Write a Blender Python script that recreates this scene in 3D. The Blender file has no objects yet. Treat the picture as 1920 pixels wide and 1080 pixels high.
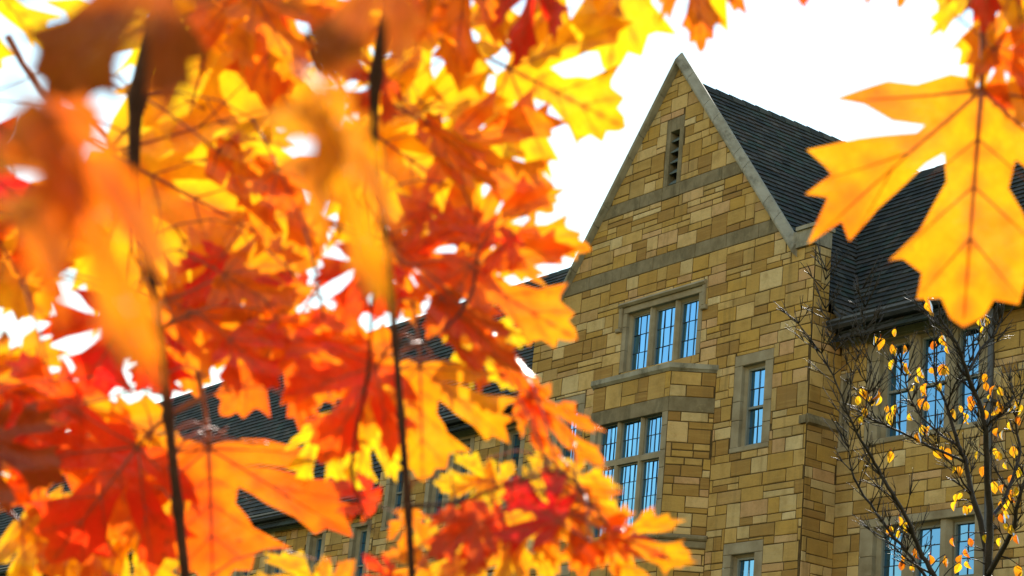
import bpy, bmesh, math, random
import numpy as np
from mathutils import Matrix, Vector
from mathutils.geometry import delaunay_2d_cdt

random.seed(7)
SC = bpy.context.scene
COL = SC.collection
GROUND = -10.8                      # the origin is the right front corner of the gable block, 10.8 m above the lawn

# ------------------------------------------------------------------ camera
F_PX, PITCH, YAW, ROLL = 3680.77, 0.305689, -0.970988, 0.099325
CAM = np.array([23.74, -22.54, -9.20])
fwd = np.array([math.sin(YAW) * math.cos(PITCH), math.cos(YAW) * math.cos(PITCH), math.sin(PITCH)])
r0 = np.array([math.cos(YAW), -math.sin(YAW), 0.0])
u0 = np.cross(r0, fwd)
RIGHT = math.cos(ROLL) * r0 + math.sin(ROLL) * u0
UP = math.cos(ROLL) * u0 - math.sin(ROLL) * r0
cam_data = bpy.data.cameras.new('camera')
cam = bpy.data.objects.new('camera', cam_data)
COL.objects.link(cam)
cam.matrix_world = Matrix(((RIGHT[0], UP[0], -fwd[0], CAM[0]), (RIGHT[1], UP[1], -fwd[1], CAM[1]),
                           (RIGHT[2], UP[2], -fwd[2], CAM[2]), (0, 0, 0, 1)))
cam_data.sensor_width = 36.0
cam_data.lens = F_PX / 1920 * 36.0
cam_data.clip_start = 0.05
cam_data.clip_end = 3000
cam_data.dof.use_dof = True
cam_data.dof.focus_distance = 34.0
cam_data.dof.aperture_fstop = 15.0
SC.camera = cam


def ray(px, py):
    return RIGHT * ((px - 960) / F_PX) - UP * ((py - 540) / F_PX) + fwd


def at(px, py, d):
    return Vector(CAM + ray(px, py) * d)


def proj(p):
    q = np.array(p) - CAM
    z = q @ fwd
    return 960 + F_PX * (q @ RIGHT) / z, 540 - F_PX * (q @ UP) / z, z


# ------------------------------------------------------------------ light
sd = ray(1850, -330)
sd = sd / np.linalg.norm(sd)                      # towards the sun: ahead, above the right-hand roof
SUN_EL = math.asin(sd[2])
SUN_AZ = math.atan2(sd[0], sd[1])
world = bpy.data.worlds.new('World')
SC.world = world
world.use_nodes = True
wn = world.node_tree
sky = wn.nodes.new('ShaderNodeTexSky')
sky.sky_type = 'NISHITA'
sky.sun_disc = False
sky.sun_elevation = SUN_EL
sky.sun_rotation = SUN_AZ
sky.air_density = 2.0
sky.dust_density = 0.0
sky.ozone_density = 1.0
bg = wn.nodes['Background']
bg.inputs['Strength'].default_value = 0.15
wn.links.new(sky.outputs['Color'], bg.inputs['Color'])
sun_data = bpy.data.lights.new('sun', 'SUN')
sun_data.energy = 4.0
sun_data.angle = math.radians(0.53)
sun_data.color = (1.0, 0.93, 0.82)
sun = bpy.data.objects.new('sun', sun_data)
COL.objects.link(sun)
sun.rotation_euler = Vector(sd).to_track_quat('Z', 'Y').to_euler()
sun.location = (0, -10, 30)
SC.view_settings.view_transform = 'Standard'
SC.view_settings.look = 'None'
SC.view_settings.gamma = 1.0
SC.view_settings.exposure = 0.70
SC.render.engine = 'CYCLES'
SC.cycles.use_denoising = True
SC.cycles.max_bounces = 10
SC.cycles.transparent_max_bounces = 12


# ------------------------------------------------------------------ materials
def mat(name):
    m = bpy.data.materials.new(name)
    m.use_nodes = True
    nt = m.node_tree
    nt.nodes.clear()
    out = nt.nodes.new('ShaderNodeOutputMaterial')
    return m, nt, out


def N(nt, kind, **kw):
    n = nt.nodes.new(kind)
    for k, v in kw.items():
        if k in n.inputs:
            n.inputs[k].default_value = v
        else:
            setattr(n, k, v)
    return n


def ramp(nt, stops, fac, interp='LINEAR'):
    r = nt.nodes.new('ShaderNodeValToRGB')
    r.color_ramp.interpolation = interp
    while len(r.color_ramp.elements) < len(stops):
        r.color_ramp.elements.new(0.5)
    for e, (p, c) in zip(r.color_ramp.elements, stops):
        e.position = p
        e.color = (*c, 1)
    nt.links.new(fac, r.inputs['Fac'])
    return r.outputs['Color']


def mixc(nt, a, b, fac, mode='MIX'):
    m = nt.nodes.new('ShaderNodeMix')
    m.data_type = 'RGBA'
    m.blend_type = mode
    for sock, v in ((m.inputs['A'], a), (m.inputs['B'], b), (m.inputs['Factor'], fac)):
        if isinstance(v, (int, float)):
            sock.default_value = v
        elif isinstance(v, tuple):
            sock.default_value = (*v, 1)
        else:
            nt.links.new(v, sock)
    return m.outputs['Result']


def noise(nt, scale, detail=4, rough=0.55, vec=None):
    n = N(nt, 'ShaderNodeTexNoise', Scale=scale, Detail=detail, Roughness=rough)
    if vec is not None:
        nt.links.new(vec, n.inputs['Vector'])
    return n.outputs['Fac']


def geo_pos(nt, sx=1, sy=1, sz=1):
    g = nt.nodes.new('ShaderNodeNewGeometry')
    mp = nt.nodes.new('ShaderNodeMapping')
    mp.inputs['Scale'].default_value = (sx, sy, sz)
    nt.links.new(g.outputs['Position'], mp.inputs['Vector'])
    return mp.outputs['Vector']


def simple(name, stops, scale=4.0, rough=0.8, bump=0.2, bscale=40, spec=0.3, metal=0.0):
    m, nt, out = mat(name)
    p = N(nt, 'ShaderNodeBsdfPrincipled', Roughness=rough, Metallic=metal)
    p.inputs['Specular IOR Level'].default_value = spec
    v = geo_pos(nt)
    c = ramp(nt, stops, noise(nt, scale, 5, 0.6, v))
    nt.links.new(c, p.inputs['Base Color'])
    b = N(nt, 'ShaderNodeBump', Strength=bump, Distance=0.01)
    nt.links.new(noise(nt, bscale, 4, 0.6, v), b.inputs['Height'])
    nt.links.new(b.outputs['Normal'], p.inputs['Normal'])
    nt.links.new(p.outputs[0], out.inputs[0])
    return m


def weathered(name, stops, dark, lichen):
    m = simple(name, stops, 2.8, .85, .45, 30, .2)
    nt = m.node_tree
    p = next(n for n in nt.nodes if n.type == 'BSDF_PRINCIPLED')
    c = p.inputs['Base Color'].links[0].from_socket
    c = mixc(nt, c, dark, ramp_fac(nt, noise(nt, 1.2, 5, .7, geo_pos(nt, 3, 3, 1.2)), .5, .68, .7))
    c = mixc(nt, c, lichen, ramp_fac(nt, noise(nt, 9, 4, .7, geo_pos(nt)), .58, .7, .55))
    nt.links.new(c, p.inputs['Base Color'])
    return m


def stone_material():
    m, nt, out = mat('sandstone')
    p = N(nt, 'ShaderNodeBsdfPrincipled', Roughness=0.9)
    p.inputs['Specular IOR Level'].default_value = 0.2
    a = N(nt, 'ShaderNodeAttribute', attribute_name='tint')
    base = ramp(nt, [(0.0, (.32, .165, .045)), (.09, (.40, .215, .05)), (.22, (.54, .30, .06)), (.36, (.48, .285, .085)),
                     (.52, (.62, .375, .115)), (.66, (.66, .43, .175)), (.77, (.60, .33, .145)), (.87, (.43, .26, .08)), (1.0, (.72, .51, .24))],
                a.outputs['Fac'])
    v = geo_pos(nt)
    big = noise(nt, 3.0, 5, 0.65, v)
    c = mixc(nt, base, (.27, .145, .03), ramp_fac(nt, big, .47, .72, .5))
    strata = noise(nt, 2.2, 3, 0.6, geo_pos(nt, .6, .6, 9))
    c = mixc(nt, c, (.60, .37, .10), ramp_fac(nt, strata, .5, .75, .38))
    rust = noise(nt, 7, 4, 0.7, v)
    c = mixc(nt, c, (.40, .17, .045), ramp_fac(nt, rust, .60, .78, .5))
    fine = noise(nt, 45, 4, 0.7, v)
    c = mixc(nt, c, (.16, .105, .04), ramp_fac(nt, fine, .52, .85, .3))
    streak = noise(nt, 1.0, 4, .6, geo_pos(nt, 4.5, 4.5, .35))
    c = mixc(nt, c, (.15, .10, .04), ramp_fac(nt, streak, .55, .75, .42))
    grime = noise(nt, .55, 4, 0.6, v)
    c = mixc(nt, c, (.20, .15, .07), ramp_fac(nt, grime, .52, .72, .3))
    nt.links.new(c, p.inputs['Base Color'])
    b = N(nt, 'ShaderNodeBump', Strength=0.8, Distance=0.015)
    nt.links.new(noise(nt, 26, 6, 0.7, v), b.inputs['Height'])
    nt.links.new(b.outputs['Normal'], p.inputs['Normal'])
    nt.links.new(p.outputs[0], out.inputs[0])
    return m


def ramp_fac(nt, src, lo, hi, amount):
    r = nt.nodes.new('ShaderNodeMapRange')
    r.inputs['From Min'].default_value = lo
    r.inputs['From Max'].default_value = hi
    r.inputs['To Min'].default_value = 0
    r.inputs['To Max'].default_value = amount
    nt.links.new(src, r.inputs['Value'])
    return r.outputs['Result']


def tile_material():
    m, nt, out = mat('roof_tile')
    p = N(nt, 'ShaderNodeBsdfPrincipled', Roughness=0.75)
    p.inputs['Specular IOR Level'].default_value = 0.15
    a = N(nt, 'ShaderNodeAttribute', attribute_name='tint')
    c = ramp(nt, [(0, (.022, .024, .020)), (.3, (.042, .046, .038)), (.55, (.060, .048, .038)), (.75, (.036, .055, .042)), (1, (.09, .075, .058))], a.outputs['Fac'])
    c = mixc(nt, c, (.02, .022, .022), ramp_fac(nt, noise(nt, 2.0, 5, .65, geo_pos(nt)), .45, .7, .6))
    nt.links.new(c, p.inputs['Base Color'])
    b = N(nt, 'ShaderNodeBump', Strength=0.3, Distance=0.01)
    nt.links.new(noise(nt, 30, 4, 0.6, geo_pos(nt)), b.inputs['Height'])
    nt.links.new(b.outputs['Normal'], p.inputs['Normal'])
    nt.links.new(p.outputs[0], out.inputs[0])
    return m


def glass_material():
    m, nt, out = mat('window_glass')
    p = N(nt, 'ShaderNodeBsdfPrincipled', Roughness=0.03)
    p.inputs['Base Color'].default_value = (.012, .016, .02, 1)
    g = N(nt, 'ShaderNodeBsdfGlossy', Roughness=0.02)
    g.inputs['Color'].default_value = (.22, .56, .98, 1)
    mx = nt.nodes.new('ShaderNodeMixShader')
    lw = N(nt, 'ShaderNodeLayerWeight', Blend=0.35)
    nt.links.new(ramp_fac(nt, lw.outputs['Facing'], 0.0, .32, .95), mx.inputs[0])
    nt.links.new(p.outputs[0], mx.inputs[1])
    nt.links.new(g.outputs[0], mx.inputs[2])
    b = N(nt, 'ShaderNodeBump', Strength=0.04, Distance=0.02)
    nt.links.new(noise(nt, 5, 2, 0.5, geo_pos(nt)), b.inputs['Height'])
    nt.links.new(b.outputs['Normal'], g.inputs['Normal'])
    nt.links.new(mx.outputs[0], out.inputs[0])
    return m


def leaf_material(name, front, through, blotch, mix=.6, gloss=.3, wax=1.4):
    """autumn leaf: reflects from its face, lets the sun glow through, veins and blotches in its own colour"""
    m, nt, out = mat(name)
    tc = nt.nodes.new('ShaderNodeTexCoord')
    oi = nt.nodes.new('ShaderNodeObjectInfo')
    off = nt.nodes.new('ShaderNodeVectorMath')
    off.operation = 'ADD'
    mul = nt.nodes.new('ShaderNodeMath')
    mul.operation = 'MULTIPLY'
    mul.inputs[1].default_value = 37.0
    nt.links.new(oi.outputs['Random'], mul.inputs[0])
    nt.links.new(tc.outputs['Object'], off.inputs[0])
    nt.links.new(mul.outputs[0], off.inputs[1])
    n1 = noise(nt, 2.2, 4, .6, off.outputs[0])
    n2 = noise(nt, 9.0, 4, .65, off.outputs[0])
    vein = N(nt, 'ShaderNodeAttribute', attribute_name='vein')
    fac = ramp_fac(nt, n1, .42, .60, 1.0)
    t = mixc(nt, through, blotch, fac)
    t = mixc(nt, t, tuple(x * .72 for x in through), ramp_fac(nt, n2, .5, .75, .45))
    vo = N(nt, 'ShaderNodeTexVoronoi', Scale=17.0, feature='DISTANCE_TO_EDGE')
    nt.links.new(off.outputs[0], vo.inputs['Vector'])
    t = mixc(nt, t, tuple(x * .6 for x in through), ramp_fac(nt, vo.outputs['Distance'], .07, .0, .5))
    t = mixc(nt, t, (.22, .05, .008), ramp_fac(nt, noise(nt, 5.5, 3, .7, off.outputs[0]), .66, .72, .85))
    t = mixc(nt, t, (.62, .10, .012), ramp_fac(nt, vein.outputs['Fac'], 0, 1, .75))
    f = mixc(nt, front, tuple(x * .6 for x in blotch), fac)
    hs = nt.nodes.new('ShaderNodeHueSaturation')
    hm = nt.nodes.new('ShaderNodeMapRange')
    hm.inputs['To Min'].default_value = .485
    hm.inputs['To Max'].default_value = .515
    nt.links.new(oi.outputs['Random'], hm.inputs['Value'])
    nt.links.new(hm.outputs[0], hs.inputs['Hue'])
    nt.links.new(t, hs.inputs['Color'])
    p = N(nt, 'ShaderNodeBsdfDiffuse')
    nt.links.new(f, p.inputs['Color'])
    tr = N(nt, 'ShaderNodeBsdfTranslucent')
    nt.links.new(hs.outputs[0], tr.inputs['Color'])
    b = N(nt, 'ShaderNodeBump', Strength=.25, Distance=.02)
    nt.links.new(n2, b.inputs['Height'])
    nt.links.new(b.outputs['Normal'], p.inputs['Normal'])
    mx = nt.nodes.new('ShaderNodeMixShader')
    mx.inputs[0].default_value = mix
    nt.links.new(p.outputs[0], mx.inputs[1])
    nt.links.new(tr.outputs[0], mx.inputs[2])
    gl = N(nt, 'ShaderNodeBsdfGlossy', Roughness=gloss)           # waxy skin of the leaf
    nt.links.new(b.outputs['Normal'], gl.inputs['Normal'])
    fr = N(nt, 'ShaderNodeFresnel', IOR=wax)
    mg = nt.nodes.new('ShaderNodeMixShader')
    nt.links.new(fr.outputs[0], mg.inputs[0])
    nt.links.new(mx.outputs[0], mg.inputs[1])
    nt.links.new(gl.outputs[0], mg.inputs[2])
    nt.links.new(mg.outputs[0], out.inputs[0])
    return m


M = {}
M['stone'] = stone_material()
M['mortar'] = simple('mortar', [(.3, (.07, .042, .016)), (.7, (.13, .08, .032))], 9, .95, .4, 60, .1)
M['trim'] = simple('limestone_trim', [(.25, (.21, .15, .08)), (.5, (.32, .245, .145)), (.75, (.42, .335, .215))], 2.2, .85, .3, 35, .25)
M['band'] = weathered('grey_band_stone', [(.25, (.15, .105, .05)), (.5, (.23, .17, .09)), (.78, (.31, .235, .135))], (.085, .065, .03), (.33, .25, .12))
M['coping'] = weathered('weathered_coping', [(.2, (.20, .16, .10)), (.45, (.31, .265, .185)), (.7, (.40, .345, .25)), (.9, (.28, .20, .10))], (.10, .08, .045), (.42, .36, .22))
M['tile'] = tile_material()
M['deck'] = simple('roof_deck', [(.3, (.012, .012, .012)), (.7, (.02, .02, .02))], 5, .9)
M['glass'] = glass_material()
M['frame'] = simple('painted_frame', [(.3, (.20, .19, .15)), (.7, (.27, .255, .205))], 3, .55, .1)
M['lead'] = simple('lead_bars', [(.3, (.03, .032, .035)), (.7, (.05, .052, .055))], 5, .5)
M['dark'] = simple('dark_opening', [(.3, (.012, .010, .008)), (.7, (.02, .017, .014))], 5, .9)
M['gutter'] = simple('gutter_metal', [(.3, (.035, .036, .042)), (.7, (.07, .072, .082))], 6, .42, .15, 30, .5)
M['louvre'] = simple('louvre_slate', [(.3, (.10, .12, .11)), (.7, (.17, .19, .17))], 8, .6)
M['grass'] = simple('lawn_grass', [(.3, (.035, .06, .015)), (.6, (.06, .085, .025)), (.8, (.12, .10, .03))], .8, .95, .6, 30, .1)
M['bark'] = simple('maple_bark', [(.3, (.05, .015, .006)), (.7, (.12, .04, .016))], 60, .65, .5, 300, .2)
M['bark2'] = simple('young_bark', [(.3, (.018, .011, .007)), (.7, (.055, .035, .02))], 14, .5, .5, 120, .3)
M['petiole'] = simple('leaf_stalk', [(.3, (.30, .05, .02)), (.7, (.42, .10, .03))], 30, .45, .1, 100, .5)
LEAF = {
    'y': leaf_material('yellow_leaf', (.62, .30, .02), (1.0, .60, .008), (.98, .43, .005), .74),
    'o': leaf_material('orange_leaf', (.60, .17, .015), (1.0, .31, .005), (.98, .19, .004), .74),
    'm': leaf_material('amber_leaf', (.62, .22, .015), (1.0, .38, .006), (.98, .21, .005), .74),
    'r': leaf_material('red_leaf', (.55, .06, .015), (1.0, .075, .006), (1.0, .16, .006), .72),
    'd': leaf_material('dark_red_leaf', (.42, .06, .015), (.85, .085, .006), (.72, .05, .005), .66),
    'b': leaf_material('shaded_brown_leaf', (.30, .08, .015), (.55, .12, .006), (.42, .075, .005), .6),  # brown leaves that hang in shade, the shade darkened into their colour
    't': leaf_material('small_yellow_leaf', (.60, .36, .03), (1.0, .66, .015), (.98, .40, .008), .74, .5, 1.12),
    'u': leaf_material('small_orange_leaf', (.55, .20, .02), (1.0, .38, .009), (.9, .22, .007), .72, .5, 1.12),
}


# ------------------------------------------------------------------ mesh helpers
def new_obj(name, verts, faces, material, parent=None, tint=None, smooth=False, mats=None, mat_idx=None):
    me = bpy.data.meshes.new(name)
    me.from_pydata([tuple(v) for v in verts], [], faces)
    for mm in (mats or [material]):
        me.materials.append(mm)
    if mat_idx is not None:
        me.polygons.foreach_set('material_index', mat_idx)
    if tint is not None:
        at_ = me.attributes.new('tint', 'FLOAT', 'FACE')
        at_.data.foreach_set('value', tint)
    if smooth:
        me.polygons.foreach_set('use_smooth', [True] * len(me.polygons))
    me.update()
    o = bpy.data.objects.new(name, me)
    COL.objects.link(o)
    if parent is not None:
        o.parent = parent
    return o


class MB:
    def __init__(self):
        self.v, self.f, self.t = [], [], []

    def face(self, pts, tint=.5):
        n = len(self.v)
        self.v += [tuple(p) for p in pts]
        self.f.append(tuple(range(n, n + len(pts))))
        self.t.append(tint)

    def box(self, a, b, tint=.5):
        x0, y0, z0 = a
        x1, y1, z1 = b
        n = len(self.v)
        self.v += [(x0, y0, z0), (x1, y0, z0), (x1, y1, z0), (x0, y1, z0), (x0, y0, z1), (x1, y0, z1), (x1, y1, z1), (x0, y1, z1)]
        for q in ((3, 2, 1, 0), (4, 5, 6, 7), (0, 1, 5, 4), (1, 2, 6, 5), (2, 3, 7, 6), (3, 0, 4, 7)):
            self.f.append(tuple(n + i for i in q))
            self.t.append(tint)

    def prism(self, ring0, ring1, tint=.5, caps=True):
        n = len(self.v)
        k = len(ring0)
        self.v += [tuple(p) for p in ring0] + [tuple(p) for p in ring1]
        for i in range(k):
            j = (i + 1) % k
            self.f.append((n + i, n + j, n + k + j, n + k + i))
            self.t.append(tint)
        if caps:
            self.f.append(tuple(n + i for i in reversed(range(k))))
            self.f.append(tuple(n + k + i for i in range(k)))
            self.t += [tint, tint]

    def tube(self, pts, rad, sides=8):
        pts = [Vector(p) for p in pts]
        n0 = len(self.v)
        ref = None
        for i, p in enumerate(pts):
            d = (pts[min(i + 1, len(pts) - 1)] - pts[max(i - 1, 0)]).normalized()
            if ref is None:
                ref = d.orthogonal().normalized()
            ref = (ref - d * ref.dot(d)).normalized()
            s = d.cross(ref)
            r = rad[i] if isinstance(rad, (list, tuple)) else rad
            for k in range(sides):
                a = 2 * math.pi * k / sides
                self.v.append(tuple(p + (ref * math.cos(a) + s * math.sin(a)) * r))
        for i in range(len(pts) - 1):
            for k in range(sides):
                a = n0 + i * sides + k
                b = n0 + i * sides + (k + 1) % sides
                self.f.append((a, b, b + sides, a + sides))
                self.t.append(.5)
        self.f.append(tuple(n0 + k for k in reversed(range(sides))))
        self.f.append(tuple(n0 + (len(pts) - 1) * sides + k for k in range(sides)))
        self.t += [.5, .5]

    def build(self, name, material, parent=None, smooth=False):
        return new_obj(name, self.v, self.f, material, parent, self.t, smooth)


def thing(name, label, cat, loc=(0, 0, 0), group=None):
    o = bpy.data.objects.new(name, None)
    COL.objects.link(o)
    o.location = loc
    o['label'] = label
    o['category'] = cat
    if group:
        o['group'] = group
    return o


# ------------------------------------------------------------------ ground
g = MB()
g.face([(-1500, -1500, GROUND), (1500, -1500, GROUND), (1500, 1500, GROUND), (-1500, 1500, GROUND)])
go = g.build('lawn', M['grass'])
go['kind'] = 'structure'
go['label'] = 'flat lawn around the stone building'
p_ = MB()
p_.box((-40, -6.2, GROUND - .1), (30, -4.0, GROUND + .012))
po = p_.build('path', M['trim'])
po['kind'] = 'structure'
po['label'] = 'pale paved path along the front of the stone building'

# ------------------------------------------------------------------ the building
B = thing('stone_building', 'tan sandstone college building with a steep gable, mullioned windows and dark tiled roofs', 'building', (0, 0, GROUND))
BM = Matrix.Translation((0, 0, -GROUND))


def bpart(o):
    """parent a world-space part to the building"""
    o.parent = B
    o.matrix_parent_inverse = BM
    return o


def sub(o, part):
    o.parent = part
    return o


class Wall:
    """a flat wall: u runs along it, v up, w out of it"""
    def __init__(self, O, U, Nn):
        self.O, self.U, self.N = Vector(O), Vector(U).normalized(), Vector(Nn).normalized()

    def p(self, u, v, w=0.0):
        return self.O + self.U * u + Vector((0, 0, v)) + self.N * w


def clip(poly, a, b, c):
    """keep the side a*u + b*v <= c"""
    out = []
    for i in range(len(poly)):
        p, q = poly[i], poly[(i + 1) % len(poly)]
        dp, dq = a * p[0] + b * p[1] - c, a * q[0] + b * q[1] - c
        if dp <= 0:
            out.append(p)
        if (dp < 0 < dq) or (dq < 0 < dp):
            t = dp / (dp - dq)
            out.append((p[0] + (q[0] - p[0]) * t, p[1] + (q[1] - p[1]) * t))
    return out


def rect_minus(r, holes):
    todo = [r]
    for h in holes:
        nxt = []
        for (a, b, c, d) in todo:
            if h[1] <= a or h[0] >= b or h[3] <= c or h[2] >= d:
                nxt.append((a, b, c, d))
                continue
            if h[0] > a:
                nxt.append((a, h[0], c, d))
            if h[1] < b:
                nxt.append((h[1], b, c, d))
            a2, b2 = max(a, h[0]), min(b, h[1])
            if h[2] > c:
                nxt.append((a2, b2, c, h[2]))
            if h[3] < d:
                nxt.append((a2, b2, h[3], d))
        todo = nxt
    return todo


def ashlar(u0, u1, v0, v1, rng, sc=1.0):
    """broken-range ashlar: courses, each cut into full blocks and split pairs"""
    out = []
    v = v0
    while v < v1 - 1e-6:
        h = rng.choice((.24, .29, .33, .38, .43)) * sc
        if v + h > v1 - .16 * sc:
            h = v1 - v
        u = u0 - rng.random() * .4
        while u < u1:
            w = rng.uniform(.34, .66) * sc
            if h < .30 * sc and rng.random() < .55 or rng.random() < .22:
                out.append((u, u + w, v, v + h))
            else:
                w = rng.uniform(.5, 1.05) * sc
                f = rng.choice((.34, .40, .60, .66)) if h > .3 * sc else .5
                for (c, d) in ((v, v + h * f), (v + h * f, v + h)):
                    a = u
                    while a < u + w - 1e-6:
                        ww = rng.uniform(.28, .7) * sc * (1.15 if d - c < .14 else .9)
                        if a + ww > u + w - .2 * sc:
                            ww = u + w - a
                        out.append((a, a + ww, c, d))
                        a += ww
            u += w
        v += h
    res = []
    for (a, b, c, d) in out:
        a, b = max(a, u0), min(b, u1)
        if b - a > .05:
            res.append((a, b, c, d))
    return res


ALL_STONES = []         # (area in the picture, wall part, wall, polygon, proud, tint)


def lay(part, wall, rects, holes, clips, rng):
    for r in rects:
        for q in rect_minus(r, holes):
            a, b, c, d = q
            if b - a < .05 or d - c < .045:
                continue
            j = rng.uniform(.005, .011)
            q_ = lambda: rng.uniform(-.005, .005)
            poly = [(a + j + q_(), c + j + q_()), (b - j + q_(), c + j + q_()), (b - j + q_(), d - j + q_()), (a + j + q_(), d - j + q_())]
            for cl in clips:
                poly = clip(poly, *cl)
                if len(poly) < 3:
                    break
            if len(poly) < 3:
                continue
            ar = abs(sum(poly[i][0] * poly[(i + 1) % len(poly)][1] - poly[(i + 1) % len(poly)][0] * poly[i][1] for i in range(len(poly)))) / 2
            if ar < .004:
                continue
            ps = [proj(wall.p(*s)) for s in poly]
            cx = sum(s[0] for s in ps) / len(ps)
            cy = sum(s[1] for s in ps) / len(ps)
            pa = abs(sum(ps[i][0] * ps[(i + 1) % len(ps)][1] - ps[(i + 1) % len(ps)][0] * ps[i][1] for i in range(len(ps)))) / 2
            if not (1010 < cx < 1915 and 5 < cy < 1078) or (cx < 1150 and cy > 745):
                pa = 0
            if cx > 1560:
                pa *= .6
            t = rng.random() if rng.random() < .8 else rng.choice((.05, .1, .95, .3))
            ALL_STONES.append((pa, part, wall, poly, .011 + rng.uniform(-.004, .006), min(1, max(0, t))))


def stone_geo(mb, wall, poly, proud, tint):
    k = len(poly)
    cu = sum(p[0] for p in poly) / k
    cv = sum(p[1] for p in poly) / k
    ins = []
    for (u, v) in poly:
        du, dv = cu - u, cv - v
        L = max(1e-6, math.hypot(du, dv))
        e = min(.010, L * .3)
        ins.append((u + e * (1 if du > 0 else -1) * min(1, abs(du) / .01), v + e * (1 if dv > 0 else -1) * min(1, abs(dv) / .01)))
    n = len(mb.v)
    mb.v += [tuple(wall.p(u, v, -.012)) for (u, v) in poly]
    mb.v += [tuple(wall.p(u, v, proud * .45)) for (u, v) in poly]
    mb.v += [tuple(wall.p(u, v, proud)) for (u, v) in ins]
    for r in (0, 1):
        for i in range(k):
            j = (i + 1) % k
            mb.f.append((n + r * k + i, n + r * k + j, n + (r + 1) * k + j, n + (r + 1) * k + i))
            mb.t.append(tint)
    mb.f.append(tuple(n + 2 * k + i for i in range(k)))
    mb.t.append(tint)


def backing(mb, wall, rects, holes, clips=()):
    for r in rects:
        us = sorted({r[0], r[1], *[h for q in holes for h in q[:2] if r[0] < h < r[1]]})
        for a, b in zip(us, us[1:]):
            for q in rect_minus((a, b, r[2], r[3]), holes):
                poly = [(q[0], q[2]), (q[1], q[2]), (q[1], q[3]), (q[0], q[3])]
                for cl in clips:
                    poly = clip(poly, *cl)
                    if len(poly) < 3:
                        break
                if len(poly) >= 3:
                    mb.face([wall.p(*s) for s in poly])


def wbox(mb, wall, a, b, c, d, w0, w1, cham=.0):
    """box on a wall from u a..b, v c..d, w w0..w1, with an optional chamfer on its outer face"""
    if cham:
        r0_ = [wall.p(a, c, w0), wall.p(b, c, w0), wall.p(b, d, w0), wall.p(a, d, w0)]
        r1_ = [wall.p(a, c, w1 - cham), wall.p(b, c, w1 - cham), wall.p(b, d, w1 - cham), wall.p(a, d, w1 - cham)]
        r2_ = [wall.p(a + cham, c + cham, w1), wall.p(b - cham, c + cham, w1), wall.p(b - cham, d - cham, w1), wall.p(a + cham, d - cham, w1)]
        mb.prism(r0_, r1_, caps=False)
        mb.prism(r1_, r2_, caps=False)
        mb.face(r2_)
        mb.face(list(reversed(r0_)))
    else:
        mb.prism([wall.p(a, c, w0), wall.p(b, c, w0), wall.p(b, d, w0), wall.p(a, d, w0)],
                 [wall.p(a, c, w1), wall.p(b, c, w1), wall.p(b, d, w1), wall.p(a, d, w1)])


def pane(parent, wall, a, b, c, d, w, cols, rows, rng, lead=.007, tilt=.012):
    """one light: small quarries each lying a little out of true, and its bars"""
    mb = MB()
    du, dv = (b - a) / cols, (d - c) / rows
    for i in range(cols):
        for k in range(rows):
            s = [rng.uniform(-tilt, tilt) * .5 for _ in range(3)]
            q = [(a + i * du, c + k * dv, -s[0] - s[1]), (a + (i + 1) * du, c + k * dv, s[0] - s[1]),
                 (a + (i + 1) * du, c + (k + 1) * dv, s[0] + s[1]), (a + i * du, c + (k + 1) * dv, -s[0] + s[1])]
            mb.face([wall.p(u, v, w + z * .5) for u, v, z in q])
    o = sub(mb.build('pane', M['glass']), parent)
    lb = MB()
    for i in range(1, cols):
        wbox(lb, wall, a + i * du - lead / 2, a + i * du + lead / 2, c, d, w + .004, w + .014)
    for k in range(1, rows):
        wbox(lb, wall, a, b, c + k * dv - lead / 2, c + k * dv + lead / 2, w + .005, w + .016)
    if lb.v:
        sub(lb.build('glazing_bars', M['lead']), parent)
    return o


def sash(parent, wall, a, b, c, d, w, rng, cols=2, rows=4):
    """double-hung sash in a light: frame, meeting rail, two glazed halves"""
    mb = MB()
    t = .035
    wbox(mb, wall, a, a + t, c, d, w - .02, w + .05)
    wbox(mb, wall, b - t, b, c, d, w - .02, w + .05)
    wbox(mb, wall, a + t, b - t, d - t, d, w - .02, w + .048)
    wbox(mb, wall, a + t, b - t, c, c + t * 1.7, w - .02, w + .052)
    mid = (c + d) / 2
    wbox(mb, wall, a + t, b - t, mid - .022, mid + .022, w - .02, w + .046)
    sub(mb.build('sash_frame', M['frame']), parent)
    pane(parent, wall, a + t, b - t, mid + .022, d - t, w, cols, rows // 2, rng, .010, .012)
    pane(parent, wall, a + t, b - t, c + t * 1.7, mid - .022, w - .012, cols, rows // 2, rng, .010, .012)


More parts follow.
